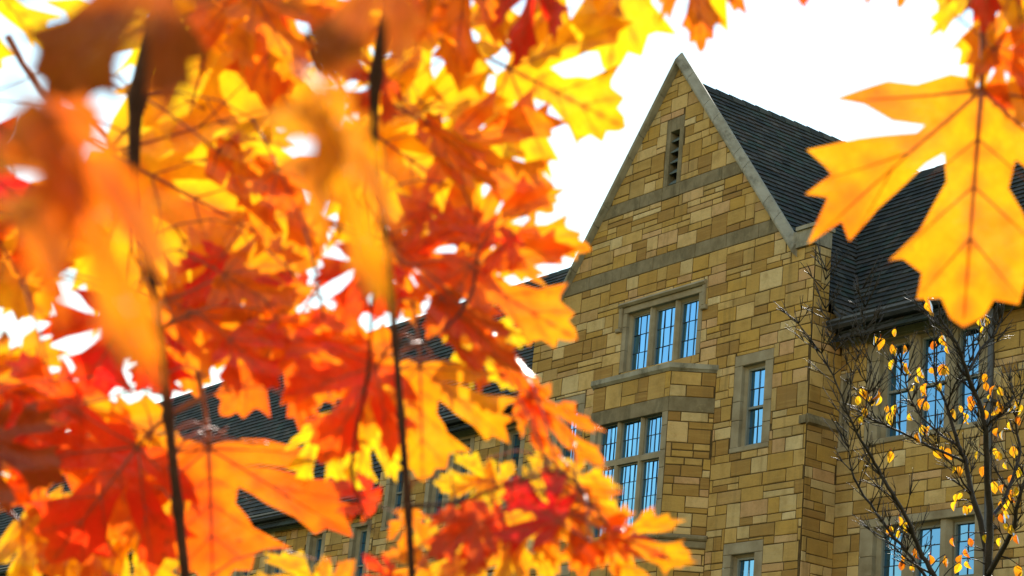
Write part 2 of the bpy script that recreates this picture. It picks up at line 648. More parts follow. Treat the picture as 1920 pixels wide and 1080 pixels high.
def lights_window(wall, name, holes, u0, u1, v0, v1, n, mull, recess, rng, kind='lead', jamb=.12, hood=False, transom=None, sill=True, cols=3, rows=6, lintel=.16, proud=.012):
    """stone-mullioned window: window (surround) > sash_frame, pane, glazing_bars, sill, hood_mould"""
    holes.append((u0 - jamb, u1 + jamb, v0 - (.09 if sill else 0), v1 + lintel))
    mb = MB()
    rng2 = rng
    # jamb blocks, each its own length
    for (a, b) in ((u0 - jamb, u0), (u1, u1 + jamb)):
        v = v0
        while v < v1 - 1e-6:
            h = rng2.uniform(.32, .6)
            if v + h > v1 - .2:
                h = v1 - v
            wbox(mb, wall, a, b, v + .003, v + h - .003, -recess - .12, proud, .008)
            v += h
    wbox(mb, wall, u0 - jamb, u1 + jamb, v1, v1 + lintel, -recess - .12, proud + .002, .01)
    lw = (u1 - u0 - mull * (n - 1)) / n
    for i in range(1, n):
        a = u0 + i * lw + (i - 1) * mull
        # chamfered mullion
        ring = [(a, -recess - .05), (a + mull, -recess - .05), (a + mull, -recess * .55), (a + mull * .7, -.03), (a + mull * .3, -.03), (a, -recess * .55)]
        mb.prism([wall.p(x, v0, w) for x, w in ring], [wall.p(x, v1, w) for x, w in ring])
    if transom:
        ring = [(transom - .06, -recess - .045), (transom + .06, -recess - .045), (transom + .06, -recess * .55), (transom + .03, -.034), (transom - .06, -.034)]
        mb.prism([wall.p(u0, z, w) for z, w in ring], [wall.p(u1, z, w) for z, w in ring])
    # chamfered inner order on jambs and head
    for (a, s) in ((u0, 1), (u1, -1)):
        ring = [(a, -recess * .45), (a + s * .05, -recess * .75), (a + s * .05, -recess - .03), (a, -recess - .03)]
        mb.prism([wall.p(x, v0, w) for x, w in ring], [wall.p(x, v1, w) for x, w in ring])
    ring = [(v1, -recess * .45), (v1 - .05, -recess * .75), (v1 - .05, -recess - .028), (v1, -recess - .028)]
    mb.prism([wall.p(u0, z, w) for z, w in ring], [wall.p(u1, z, w) for z, w in ring])
    part = bpart(mb.build('window', M['trim']))
    for i in range(n):
        a = u0 + i * (lw + mull)
        b = a + lw
        bands = [(v0, v1)] if not transom else [(v0, transom - .06), (transom + .06, v1)]
        for (c, d) in bands:
            a_, b_ = a + (.05 if i == 0 else 0), b - (.05 if i == n - 1 else 0)
            d_ = d - (.05 if d == v1 else 0)
            if kind == 'sash':
                sash(part, wall, a_, b_, c, d_, -recess, rng, cols, rows)
            else:
                fb = MB()
                t = .022
                wbox(fb, wall, a_, a_ + t, c, d_, -recess - .02, -recess + .03)
                wbox(fb, wall, b_ - t, b_, c, d_, -recess - .02, -recess + .03)
                wbox(fb, wall, a_ + t, b_ - t, c, c + t, -recess - .02, -recess + .028)
                wbox(fb, wall, a_ + t, b_ - t, d_ - t, d_, -recess - .02, -recess + .028)
                sub(fb.build('casement_frame', M['frame']), part)
                r_ = rows if not transom or d - c > .8 else max(2, rows // 2)
                pane(part, wall, a_ + t, b_ - t, c + t, d_ - t, -recess, cols, r_, rng)
    if sill:
        sb = MB()
        wbox(sb, wall, u0 - jamb, u1 + jamb, v0 - .09, v0, -recess - .1, .03, .012)
        sub(sb.build('sill', M['trim']), part)
    if hood:
        hb = MB()
        A, Bq, C, D = u0 - jamb - .0, u1 + jamb + .0, v1 + lintel, .09
        for (w0, w1, o_) in ((0, .07, 0.0),):
            ringf = lambda z0: [(z0 - .005, -.01), (z0 - .005, .055), (z0 + .035, .10), (z0 + .09, .055), (z0 + .09, -.01)]
            hb.prism([wall.p(A - .09, z, w) for z, w in ringf(C)], [wall.p(Bq + .09, z, w) for z, w in ringf(C)])
        for s, x in ((-1, A), (1, Bq)):
            xa, xb = (x - .09, x) if s < 0 else (x, x + .09)
            wbox(hb, wall, xa, xb, C - .42, C - .005, -.01, .06, .02)
            wbox(hb, wall, xa - (.06 if s < 0 else 0), xb + (.06 if s > 0 else 0), C - .50, C - .42, -.01, .075, .015)
        sub(hb.build('hood_mould', M['trim']), part)
    return part


rngS = random.Random(11)
# ---- gable block: front wall at y = 0, x -8.2 .. 0
XC, XL, XR = -4.1, -8.2, 0.0
APEX, SLOPE = 7.34, 1.31
SHOULDER = 2.35
front = Wall((0, 0, 0), (1, 0, 0), (0, -1, 0))
h_front = []
gable_clips = [(SLOPE, 1, APEX - .36 + SLOPE * XC), (-SLOPE, 1, APEX - .36 - SLOPE * XC)]
lights_window(front, 'upper', h_front, -5.16, -3.04, .86, 2.06, 3, .12, .16, rngS, 'lead', .12, True, None, False, 3, 3, .13)
SASHES = []
for (ux, vz) in ((-1.41, -1.08), (-1.41, -4.49), (-6.79, -1.08), (-6.79, -4.49)):
    lights_window(front, 'sash', h_front, ux - .30, ux + .30, vz, vz + 1.5, 1, .1, .16, rngS, 'sash', .2, False, None, True, 2, 4, .2)
# louvred slit high in the gable
LV = (-4.235, -3.965, 4.46, 5.62)
h_front.append((-4.36, -3.84, 4.20, 5.90))
lb = MB()
wbox(lb, front, -4.36, LV[0], 4.48, 5.897, -.2, .010, .008)
wbox(lb, front, LV[1], -3.84, 4.48, 5.897, -.2, .010, .008)
wbox(lb, front, LV[0], LV[1], LV[3], 5.897, -.2, .012, .008)
wbox(lb, front, -4.36, -3.84, 4.21, 4.478, -.2, .014, .008)
wbox(lb, front, LV[0], LV[1], 4.478, LV[2] + .03, -.2, -.02)
louv = bpart(lb.build('louvre_opening', M['band']))
db = MB()
db.face([front.p(LV[0], LV[2], -.19), front.p(LV[1], LV[2], -.19), front.p(LV[1], LV[3], -.19), front.p(LV[0], LV[3], -.19)])
sub(db.build('dark_backing', M['dark']), louv)
for k in range(5):
    z = 4.58 + k * .225
    sb = MB()
    ring = [(-.03, z - .07), (-.022, z - .055), (-.16, z + .085), (-.17, z + .07)]
    sb.prism([front.p(LV[0], v, w) for w, v in ring], [front.p(LV[1], v, w) for w, v in ring])
    sub(sb.build('slat', M['louvre']), louv)
# bay footprint is a hole in the front wall
BAYL, BAYR, BAYF = -5.8, -2.4, -.6
BCL, BCR = -5.23, -2.97
h_front.append((BAYL, BAYR, GROUND - 1, .53))
h_front_back = list(h_front)
# string bands across the gable
BANDS = ((2.80, 3.08), (4.21, 4.48))
wb = MB()
backing(wb, front, [(XL, XR, GROUND, SHOULDER)], h_front_back)
backing(wb, front, [(XL, XR, SHOULDER, APEX)], h_front_back, gable_clips)
# back of the parapet
hw_ = (APEX - .48 - SHOULDER) / SLOPE
wb.face([(XC - hw_, .21, SHOULDER), (XC, .21, APEX - .48), (XC + hw_, .21, SHOULDER)])
gable_wall = bpart(wb.build('gable_wall', M['mortar']))
lay(gable_wall, front, ashlar(XL, XR, GROUND + .3, SHOULDER, rngS), h_front, (), rngS)
for (a, b) in ((SHOULDER, BANDS[0][0]), (BANDS[0][1], BANDS[1][0]), (BANDS[1][1], APEX - .3)):
    lay(gable_wall, front, ashlar(XL, XR, a, b, rngS), h_front, gable_clips, rngS)
for bi, (c, d) in enumerate(BANDS):
    half = (APEX - .42 - (c + d) / 2) / SLOPE
    u = XC - half - .2
    while u < XC + half + .2:
        w = rngS.uniform(.7, 1.25)
        u2 = u + w
        if bi == 1:
            if u < -4.36 < u2:
                u2 = -4.364
            if -4.37 < u < -3.84:
                u = -3.836
                u2 = u + w
        poly = [(u + .003, c + .003), (u2 - .003, c + .003), (u2 - .003, d - .003), (u + .003, d - .003)]
        for cl in gable_clips:
            poly = clip(poly, *cl)
            if len(poly) < 3:
                break
        if len(poly) >= 3:
            mb = MB()
            stone_geo(mb, front, poly, .016, .5)
            sub(mb.build('band_stone', M['band']), gable_wall)
        u = u2
# ---- side return of the gable block (x = 0), parapet above the eaves
side = Wall((0, 0, 0), (0, 1, 0), (1, 0, 0))
sb = MB()
backing(sb, side, [(0, .75, GROUND, 1.2), (0, .38, 1.2, SHOULDER)], [])
side_wall = bpart(sb.build('side_wall', M['mortar']))
lay(side_wall, side, ashlar(0.012, .75, GROUND + .3, -.85, rngS) + ashlar(0.012, .75, -.72, 1.2, rngS) + ashlar(0.012, .38, 1.2, SHOULDER, rngS), [], (), rngS)
lside = Wall((XL, .75, 0), (0, -1, 0), (-1, 0, 0))
sb = MB()
backing(sb, lside, [(0, .75, GROUND, 1.2), (.37, .75, 1.2, SHOULDER)], [])
lsw = bpart(sb.build('side_wall', M['mortar']))
lay(lsw, lside, ashlar(0, .75, GROUND + .3, 1.2, rngS) + ashlar(.37, .75, 1.2, SHOULDER, rngS), [], (), rngS)
# weathered ledge wrapping the corner
lb = MB()
ringL = [(.0, -.90), (.075, -.86), (.075, -.80), (.02, -.70), (0, -.70)]
lb.prism([(w, -.02, z) for w, z in ringL], [(w, .75, z) for w, z in ringL])
lb.box((-.14, -.055, -.87), (.02, .02, -.73))
bpart(lb.build('weathered_ledge', M['band']))

# ---- coping stones up both rakes, kneelers and apex
KV = math.sqrt(1 + SLOPE * SLOPE)
prof = [(-.012, -.25), (-.125, -.225), (-.147, -.20), (-.147, -.17), (-.02, -.07), (.02, -.055), (.38, -.235), (.40, -.27), (.40, -.32)]


def cop(xa, xb):
    mb = MB()
    f = lambda x: [(x, y, APEX + .06 - SLOPE * abs(x - XC) + n * KV) for y, n in prof]
    ra, rb = f(xa), f(xb)
    if xa > xb:
        ra, rb = rb, ra
    mb.prism(ra, rb)
    return bpart(mb.build('coping_stone', M['coping']))


for s in (-1, 1):
    cuts = [.0, .42, .98, 1.28, 1.95, 2.22, 2.85, 3.15, 3.66]
    for a, b in zip(cuts, cuts[1:]):
        cop(XC + s * (a + (.007 if a else 0)), XC + s * (b - .007))
    kb = MB()
    xa, xb = sorted((XC + s * 3.58, XC + s * 4.13))
    kb.box((xa, -.06, SHOULDER + .006), (xb, .36, 2.66))
    kb.box((xa + (.1 if s > 0 else -.03), -.10, 2.66), (xb + (.03 if s > 0 else -.1), .40, 2.73))
    bpart(kb.build('kneeler_stone', M['coping']))

# ---- canted bay
bay_rng = random.Random(5)
bf = Wall((BCL, BAYF, 0), (1, 0, 0), (0, -1, 0))
br = Wall((BCR, BAYF, 0), (1, 1.0526, 0), (1.0526, -1, 0))
bl = Wall((BAYL, 0, 0), (1, -1.0526, 0), (-1.0526, -1, 0))
WF = BCR - BCL
WS = math.hypot(BAYR - BCR, .6)
hb_ = []
lights_window(bf, 'bay', hb_, .16, WF - .16, -2.50, -.30, 3, .10, .13, bay_rng, 'lead', .155, False, -1.12, False, 4, 4, .0)
mb = MB()
backing(mb, bf, [(0, WF, GROUND, .42)], hb_)
backing(mb, br, [(0, WS, GROUND, .42)], [])
backing(mb, bl, [(0, WS, GROUND, .42)], [])
bay = bpart(mb.build('bay_wall', M['mortar']))
for wl, W in ((bf, WF), (br, WS), (bl, WS)):
    ho = [(0, W, -.36, -.08), (0, W, -2.84, -2.6)] + (hb_ if wl is bf else [])
    sc = .92
    lay(bay, wl, ashlar(0, W, GROUND + .3, -2.84, bay_rng, sc) + ashlar(0, W, -2.6, -.36, bay_rng, sc) + ashlar(0, W, -.08, .40, bay_rng, sc), ho, (), bay_rng)
    for (c, d, w) in ((-.357, -.083, .02),):
        m2 = MB()
        wbox(m2, wl, .0, W, c, d, -.1, w, .008)
        sub(m2.build('band_stone', M['band']), bay)
    m2 = MB()
    wbox(m2, wl, -.02, W + .02, -2.70, -2.6, -.05, .09, .03)
    wbox(m2, wl, -.01, W + .01, -2.84, -2.70, -.05, .05, .02)
    sub(m2.build('sill', M['band']), bay)
# sloping cap of the bay
cb = MB()
e = .07
out0 = [(BAYL - e * 1.2, .02), (BCL - e * .5, BAYF - e), (BCR + e * .5, BAYF - e), (BAYR + e * 1.2, .02)]
top = [(BAYL + .3, .02), (BCL + .15, -.3), (BCR - .15, -.3), (BAYR - .3, .02)]
zs = [(.40, -.045), (.45, 0), (.54, 0)]
rings = []
for z, off in zs:
    rings.append([(x + (off * (-1 if x < XC else 1)), y - off if y < 0 else y, z) for x, y in out0])
rings.append([(x, y, .575) for x, y in top])
for a, b in zip(rings, rings[1:]):
    cb.prism(a, b, caps=False)
cb.face(rings[-1])
cb.face(list(reversed(rings[0])))
sub(cb.build('bay_cap', M['coping']), bay)


# ---- roofs: rows of overlapping tiles
def tiles(name, O, U, S, Nn, length, rows, ok, rng, expo=.16, tw=.21):
    O, U, S, Nn = Vector(O), Vector(U).normalized(), Vector(S).normalized(), Vector(Nn).normalized()
    mb = MB()
    for r in range(rows):
        u = -rng.random() * tw
        s0 = r * expo
        row_t = rng.uniform(-.1, .1)
        while u < length:
            w = tw * rng.uniform(.85, 1.15)
            c = O + U * (u + w / 2) + S * (s0 + expo / 2)
            if ok(c):
                lift = rng.uniform(0, .010)
                t = min(1, max(0, rng.gauss(.45, .27) + row_t))
                g_ = .004
                pts = []
                ub, ue = u + g_, u + w - g_
                jit = rng.uniform(-.008, .008)
                low = s0 + jit
                hi = s0 + expo + .05
                P = lambda a, s, n: tuple(O + U * a + S * s + Nn * n)
                n = len(mb.v)
                mb.v += [P(ub, low, .012), P(ue, low, .012), P(ue, hi, .0), P(ub, hi, .0),
                         P(ub, low, .046 + lift), P(ue, low, .046 + lift), P(ue, hi, .018), P(ub, hi, .018)]
                for q in ((4, 5, 6, 7), (0, 1, 5, 4), (1, 2, 6, 5), (3, 0, 4, 7)):
                    mb.f.append(tuple(n + i for i in q))
                    mb.t.append(t)
            u += w
    o = bpart(mb.build(name, M['tile']))
    o['kind'] = 'stuff'
    o['label'] = 'dark grey roof tiles laid in close rows'
    return o


rngT = random.Random(3)
RZ, EZ = 6.76, 1.0
sl = (RZ - EZ) / 4.4                                    # gable roof slope
W_E, W_S = .62, 1.30                                    # wing eaves: y where the plane passes z = EZ, slope
rz_, lz_ = 5.15, 5.85
gz = lambda x: RZ - abs(x - XC) * sl
wzv = lambda y: EZ - .08 + (y - W_E) * W_S
# gable roof, right and left slope
for s in (1, -1):
    L = math.hypot(4.4, RZ - EZ)
    wing_top = rz_ if s > 0 else lz_

    def ok(c, s=s, wt=wing_top):
        inside_wing = c.y > W_E - .3 and c.z < wzv(c.y) - .03 and c.z < wt
        return (.20 if c.z > 2.55 else .40) < c.y < 9.0 and not inside_wing
    tiles('roof_tiles', (XC + s * 4.4, .16, EZ), (0, 1, 0), (-s * 4.4, 0, RZ - EZ), (s * (RZ - EZ), 0, 4.4), 9.0, int(L / .16), ok, rngT)
rd = MB()
rd.face([(XC + 4.4, .39, EZ), (XC + 4.4, 9.2, EZ), (XC, 9.2, RZ), (XC, .2, RZ), (XC + 3.3, .2, RZ - 3.3 * sl), (XC + 3.3, .39, RZ - 3.3 * sl)])
rd.face([(XC - 4.4, .39, EZ), (XC - 3.3, .2, RZ - 3.3 * sl), (XC, .2, RZ), (XC, 9.2, RZ), (XC - 4.4, 9.2, EZ)])
rd.face([(XC - 4.4, 9.2, EZ), (XC, 9.2, RZ), (XC + 4.4, 9.2, EZ)])
roof = bpart(rd.build('gable_roof', M['deck']))
for k in range(24):                                     # ridge tiles
    y = .23 + k * .36
    mb = MB()
    a = [(XC - .16, y, RZ - .13), (XC - .09, y, RZ + .02), (XC, y, RZ + .075), (XC + .09, y, RZ + .02), (XC + .16, y, RZ - .13)]
    b = [(p[0], y + .375, p[2] - .02) for p in a]
    mb.prism(a, b, tint=rngT.random())
    sub(mb.build('ridge_tile', M['tile']), roof)


def wing_roof(x0, x1, top, rng, drop=0.0, ok_extra=lambda c: True, tw=.21):
    ez = EZ - .08 - drop
    yb = W_E + (top - (EZ - .08)) / W_S               # ridge y
    S = Vector((0, yb - W_E, top - ez))
    nrm = Vector((0, -(top - ez), yb - W_E))
    rows = int((S.length + .35) / .16)
    O = Vector((x0, W_E, ez)) - S.normalized() * .36
    o = tiles('roof_tiles', O, (1, 0, 0), S, nrm, x1 - x0, rows, ok_extra, rng, .16, tw)
    rd = MB()
    q = O - nrm.normalized() * .01
    rd.face([(x0, q.y, q.z), (x1, q.y, q.z), (x1, yb, top), (x0, yb, top)])
    rd.face([(x0, yb, top), (x1, yb, top), (x1, 2 * yb - W_E, ez), (x0, 2 * yb - W_E, ez)])
    for x in (x0, x1):
        rd.face([(x, W_E, ez), (x, yb, top), (x, 2 * yb - W_E, ez)])
    dk = bpart(rd.build('wing_roof', M['deck']))
    n = int((x1 - x0) / .4)
    for k in range(min(n, 40)):
        x = x1 - (k + 1) * .4 if x1 < 0 else x0 + k * .4
        mb = MB()
        a = [(x, yb - .15, top - .12), (x, yb - .08, top + .02), (x, yb, top + .07), (x, yb + .08, top + .02), (x, yb + .15, top - .12)]
        b = [(x + .41, p[1], p[2] - .015) for p in a]
        mb.prism(a, b, tint=rng.random())
        sub(mb.build('ridge_tile', M['tile']), dk)
    return O


okR = lambda c: not (c.x < XC + 4.4 and c.z < gz(c.x) - .03) and c.x > XC
wing_roof(-3.2, 12, rz_, rngT, 0, okR)
okL = lambda c: not (c.x > XC - 4.4 and c.z < gz(c.x) - .03) and c.x < XC
wing_roof(-14.95, -4.8, lz_, rngT, 0, okL, .24)
wing_roof(-44, -14.95, lz_, rngT, 1.36, lambda c: True, .34)


# ---- wings
def eaves(x0, x1, z, wy=.75):
    mb = MB()
    # stone frieze and cornice
    ring = [(wy, z - .22), (wy - .05, z - .20), (wy - .07, z - .12), (wy - .16, z - .06), (wy - .16, z - .02), (wy, z - .02)]
    mb.prism([(x0, y, zz) for y, zz in ring], [(x1, y, zz) for y, zz in ring])
    bpart(mb.build('cornice', M['trim']))
    mb = MB()
    ring = [(wy - .16, z - .0), (wy - .36, z - .0), (wy - .42, z + .05), (wy - .40, z + .09), (wy - .44, z + .12), (wy - .44, z + .16), (wy - .40, z + .17), (wy - .16, z + .12)]
    mb.prism([(x0, y, zz) for y, zz in ring], [(x1, y, zz) for y, zz in ring])
    bpart(mb.build('gutter', M['gutter']))


rngW = random.Random(21)
rw = Wall((0, .75, 0), (1, 0, 0), (0, -1, 0))
hR = []
for base in (0.92, 5.2, 8.6):
    for (v0, v1) in ((-1.12, .60), (-4.42, -2.62), (-7.9, -6.1)):
        lights_window(rw, 'wing', hR, base, base + 2.18, v0, v1, 3, .26, .2, rngW, 'sash', .30, False, None, True, 2, 6, .14)
lights_window(rw, 'slit', hR, .06, .20, -1.15, .05, 1, .1, .16, rngW, 'sash', .055, False, None, True, 1, 4, .10)
mb = MB()
backing(mb, rw, [(0, 12, GROUND, .8)], hR)
right_wall = bpart(mb.build('wing_wall', M['mortar']))
lay(right_wall, rw, ashlar(0, 12, GROUND + .3, .76, rngW), hR, (), rngW)
eaves(.0, 12, .86)
endw = Wall((12, .75, 0), (0, 1, 0), (1, 0, 0))
mb = MB()
mb.face([(12, .75, GROUND), (12, 8, GROUND), (12, 8, 1), (12, .75, 1)])
bpart(mb.build('end_wall', M['stone']))
# drainpipe with hopper head and brackets
mb = MB()
mb.tube([(3.48, .60, .42), (3.48, .60, GROUND + .1)], .052, 12)
pipe = bpart(mb.build('drainpipe', M['gutter']))
mb = MB()
mb.prism([(3.36, .50, .62), (3.60, .50, .62), (3.60, .70, .62), (3.36, .70, .62)], [(3.43, .55, .38), (3.53, .55, .38), (3.53, .65, .38), (3.43, .65, .38)])
mb.tube([(3.48, .60, .62), (3.48, .52, .74), (3.48, .45, .88)], .045, 10)
sub(mb.build('hopper_head', M['gutter']), pipe)
for z in (-.9, -2.9, -4.9, -6.9):
    mb = MB()
    mb.box((3.40, .535, z), (3.56, .75, z + .05))
    sub(mb.build('bracket', M['gutter']), pipe)

lw_ = Wall((-44, .75, 0), (1, 0, 0), (0, -1, 0))
hL = []


def U_(x):
    return x + 44


for x in (-9.72, -11.62, -12.50, -14.2):
    for (v0, v1) in ((-1.12, .55), (-4.42, -2.62)):
        lights_window(lw_, 'lw', hL, U_(x) - .29, U_(x) + .29, v0, v1, 1, .1, .2, rngW, 'sash', .16, False, None, True, 2, 6, .10)
for x in (-15.55, -17.6, -19.55, -21.2, -23.2, -25.1, -27, -29):
    lights_window(lw_, 'lw', hL, U_(x) - .29, U_(x) + .29, -2.75, -1.0, 1, .1, .2, rngW, 'sash', .16, False, None, True, 2, 6, .10)
mb = MB()
backing(mb, lw_, [(0, U_(-14.95), GROUND, -.60), (U_(-14.95), U_(XL), GROUND, .8)], hL)
left_wall = bpart(mb.build('wing_wall', M['mortar']))
lay(left_wall, lw_, ashlar(U_(-32), U_(-14.95), -7.5, -.66, rngW) + ashlar(U_(-14.95), U_(XL), -7.5, .74, rngW), hL, (), rngW)
eaves(-14.95, XL - .02, .86)
eaves(-44, -14.95, -.52)

# ---- stones: the 300 that show largest are objects, the rest is one part for each wall
ALL_STONES.sort(key=lambda s: -s[0])
NBIG = 300
rest = {}
for i, (pa, part, wall, poly, proud, tint) in enumerate(ALL_STONES):
    if i < NBIG and pa > 0:
        mb = MB()
        stone_geo(mb, wall, poly, proud, tint)
        sub(mb.build('stone', M['stone']), part)
    else:
        stone_geo(rest.setdefault(part.name, (part, MB()))[1], wall, poly, proud, tint)
for part, mb in rest.values():
    o = sub(mb.build('stonework', M['stone']), part)
    o['kind'] = 'stuff'


# ------------------------------------------------------------------ maple leaves
HALF = [(0.0, 0.0), (.05, -.04), (.14, -.06), (.28, -.03), (.44, .0), (.63, .07), (.50, .11), (.44, .16), (.32, .175), (.22, .17),
        (.34, .215), (.50, .235), (.62, .25), (.79, .30), (.68, .35), (.655, .40), (.77, .48), (.66, .51), (.71, .69), (.57, .60), (.51, .65), (.44, .53), (.33, .43), (.24, .37), (.185, .335),
        (.185, .42), (.21, .53), (.26, .60), (.38, .75), (.275, .73), (.22, .78), (.205, .885), (.115, .885), (.06, .95), (0, 1.0)]


def seg_d(p, a, b):
    ax, ay = a
    bx, by = b
    t = max(0, min(1, ((p[0] - ax) * (bx - ax) + (p[1] - ay) * (by - ay)) / ((bx - ax) ** 2 + (by - ay) ** 2)))
    return math.hypot(p[0] - ax - t * (bx - ax), p[1] - ay - t * (by - ay))


VEINS = [((0, 0), (0, 1)), ((0, 0), (.70, .665)), ((0, 0), (-.70, .665)), ((0, 0), (.58, .075)), ((0, 0), (-.58, .075)),
         ((0, .40), (.38, .775)), ((0, .40), (-.38, .775)), ((.30, .285), (.74, .43)), ((-.30, .285), (-.74, .43)),
         ((0, .62), (.2, .87)), ((0, .62), (-.2, .87)), ((.36, .342), (.5, .62)), ((-.36, .342), (-.5, .62)), ((0, .2), (.22, .40)), ((0, .2), (-.22, .40))]


def leaf_mesh(name, seed, fold=.15, droop=.25, wave=.05, petiole=.55, deep=0.0):
    rng = random.Random(seed)
    pull = {7: (.36, .13), 8: (.22, .12), 9: (.14, .115), 10: (.28, .18), 22: (.28, .40), 23: (.17, .305), 24: (.10, .235), 25: (.11, .37), 26: (.155, .52), 27: (.21, .60)}
    HF = [(x + (pull[i][0] - x) * deep, y + (pull[i][1] - y) * deep) if i in pull else (x, y) for i, (x, y) in enumerate(HALF)]
    jr = [(rng.uniform(-.025, .025), rng.uniform(-.025, .025)) for _ in HALF]
    jl = [(rng.uniform(-.025, .025), rng.uniform(-.025, .025)) for _ in HALF]
    sk = rng.uniform(.88, 1.1)
    rpts = [(x * sk + (j[0] if x else 0), y + (j[1] if x else 0)) for (x, y), j in zip(HF, jr)]
    lpts = [(-(x * (1.98 - sk) + (j[0] if x else 0)), y + (j[1] if x else 0)) for (x, y), j in zip(HF, jl)]
    outline = rpts + list(reversed(lpts[1:-1]))
    # denser rim, a grid of points inside, then a constrained triangulation
    rim = []
    for a, b in zip(outline, outline[1:] + outline[:1]):
        n = max(1, int(math.hypot(b[0] - a[0], b[1] - a[1]) / .05))
        rim += [(a[0] + (b[0] - a[0]) * k / n, a[1] + (b[1] - a[1]) * k / n) for k in range(n)]
    pts = [Vector(p) for p in rim]
    for gx in range(-13, 14):
        for gy in range(-1, 16):
            pts.append(Vector((gx * .065 + (gy % 2) * .032, gy * .065)))
    nr = len(rim)
    v2, e2, f2, _, _, _ = delaunay_2d_cdt(pts, [], [list(range(nr))], 1, 1e-5)
    bm = bmesh.new()
    vs = [bm.verts.new((v.x, v.y, 0)) for v in v2]
    for q in f2:
        try:
            bm.faces.new([vs[k] for k in q])
        except ValueError:
            pass
    bmesh.ops.delete(bm, geom=[v for v in bm.verts if not v.link_faces], context='VERTS')
    bmesh.ops.triangulate(bm, faces=bm.faces[:])
    ph = [rng.uniform(0, 6.28) for _ in range(6)]
    twist = rng.uniform(-.25, .25)

    def bend(x, y):
        z = fold * abs(x) ** 1.15
        z -= droop * (x * x * .8 + max(0, y - .25) ** 2 * .9)
        z += wave * (math.sin(x * 7 + ph[0]) * math.sin(y * 6 + ph[1]) + .6 * math.sin(x * 13 + y * 9 + ph[2]))
        z += twist * x * y
        return z
    vein = []
    for v in bm.verts:
        x, y = v.co.x, v.co.y
        d = min(seg_d((x, y), *s) + .004 * i * .2 for i, s in enumerate(VEINS))
        v.co.z = bend(x, y)
        vein.append(max(0, 1 - d / .035))
    bm.verts.index_update()
    verts = [tuple(v.co) for v in bm.verts]
    faces = [tuple(v.index for v in f.verts) for f in bm.faces]
    bm.free()
    nb = len(faces)
    mb = MB()
    # raised veins
    for i, (a, b) in enumerate(VEINS):
        n = 5
        pts = []
        for k in range(n + 1):
            x, y = a[0] + (b[0] - a[0]) * k / n * .96, a[1] + (b[1] - a[1]) * k / n * .96
            pts.append((x * (sk if x > 0 else 1.98 - sk), y, bend(x, y)))
        r = .011 if i == 0 else (.008 if i < 5 else .0045)
        mb.tube(pts, [r * (1 - .75 * k / n) for k in range(n + 1)], 5)
    n = 6
    cx = rng.uniform(-.25, .25)
    mb.tube([(cx * (k / n) ** 2, -petiole * k / n, .22 * (k / n) ** 2 + bend(0, 0)) for k in range(n + 1)], [.012 + .004 * k / n for k in range(n + 1)], 6)
    off = len(verts)
    verts += mb.v
    faces += [tuple(off + i for i in q) for q in mb.f]
    me = bpy.data.meshes.new(name)
    me.from_pydata(verts, [], faces)
    me.attributes.new('vein', 'FLOAT', 'POINT').data.foreach_set('value', vein + [1.0] * len(mb.v))
    me.polygons.foreach_set('use_smooth', [True] * len(faces))
    return me, nb


LEAF_MESH = {}
KINDS = [(1, .10, .22, .03, .7), (2, .25, .40, .05, .4), (3, -.08, .28, .04, 1.0), (4, .40, .20, .05, .3), (5, .05, .5, .055, .8), (6, .30, .55, .04, .6), (7, .1, .25, .04, .5), (8, .2, .2, .04, .2)]


def get_leaf(col, var):
    key = (col, var)
    if key not in LEAF_MESH:
        s, fo, dr, wa, de = KINDS[var]
        me, nb = leaf_mesh('maple_leaf', s, fo, dr, wa, .1 if var > 5 else .55, de)
        me.materials.append(LEAF[col])
        me.materials.append(M['petiole'])
        me.polygons.foreach_set('material_index', [0] * nb + [1] * (len(me.polygons) - nb))
        LEAF_MESH[key] = me
    return LEAF_MESH[key]


TRUNK = Vector((at(-1900, 560, 2.3).x, at(-1900, 560, 2.3).y, GROUND))
T = thing('maple_tree', 'maple with glowing orange, yellow and red leaves, close and out of focus', 'tree', TRUNK)
TM = Matrix.Translation(-TRUNK)


def tpart(o):
    o.parent = T
    o.matrix_parent_inverse = TM
    return o


def px_r(px, d):
    return px * .5 * d / F_PX


def branch(pts, name='branch'):
    """pts: (px, py, depth, width in px)"""
    # smooth the polyline
    P = [at(a, b, c) for a, b, c, w in pts]
    R_ = [px_r(w, c) for a, b, c, w in pts]
    fine, fr = [], []
    for i in range(len(P) - 1):
        p0, p1, p2, p3 = P[max(i - 1, 0)], P[i], P[i + 1], P[min(i + 2, len(P) - 1)]
        for k in range(5):
            t = k / 5
            fine.append(.5 * ((2 * p1) + (p2 - p0) * t + (2 * p0 - 5 * p1 + 4 * p2 - p3) * t * t + (3 * p1 - p0 - 3 * p2 + p3) * t ** 3))
            bump = 1.0 + (.35 if k == 0 and i > 0 else 0)
            fr.append((R_[i] * (1 - t) + R_[i + 1] * t) * bump)
    fine.append(P[-1])
    fr.append(R_[-1])
    mb = MB()
    mb.tube(fine, fr, 9)
    o = tpart(mb.build(name, M['bark'], smooth=True))
    BR.append((o, fine))
    return o


BR = []
CENTRE_STEM = [(790, -330, 1.3, 40), (752, -120, 1.3, 34), (733, 0, 1.3, 27), (705, 145, 1.31, 22), (704, 300, 1.32, 12), (727, 470, 1.32, 10), (741, 640, 1.31, 13), (752, 780, 1.31, 14), (765, 950, 1.31, 15), (776, 1150, 1.31, 15)]


def TX(x, y):
    return 295 + 1.615 * (x - 728), 580 + 1.21 * (y - 473)


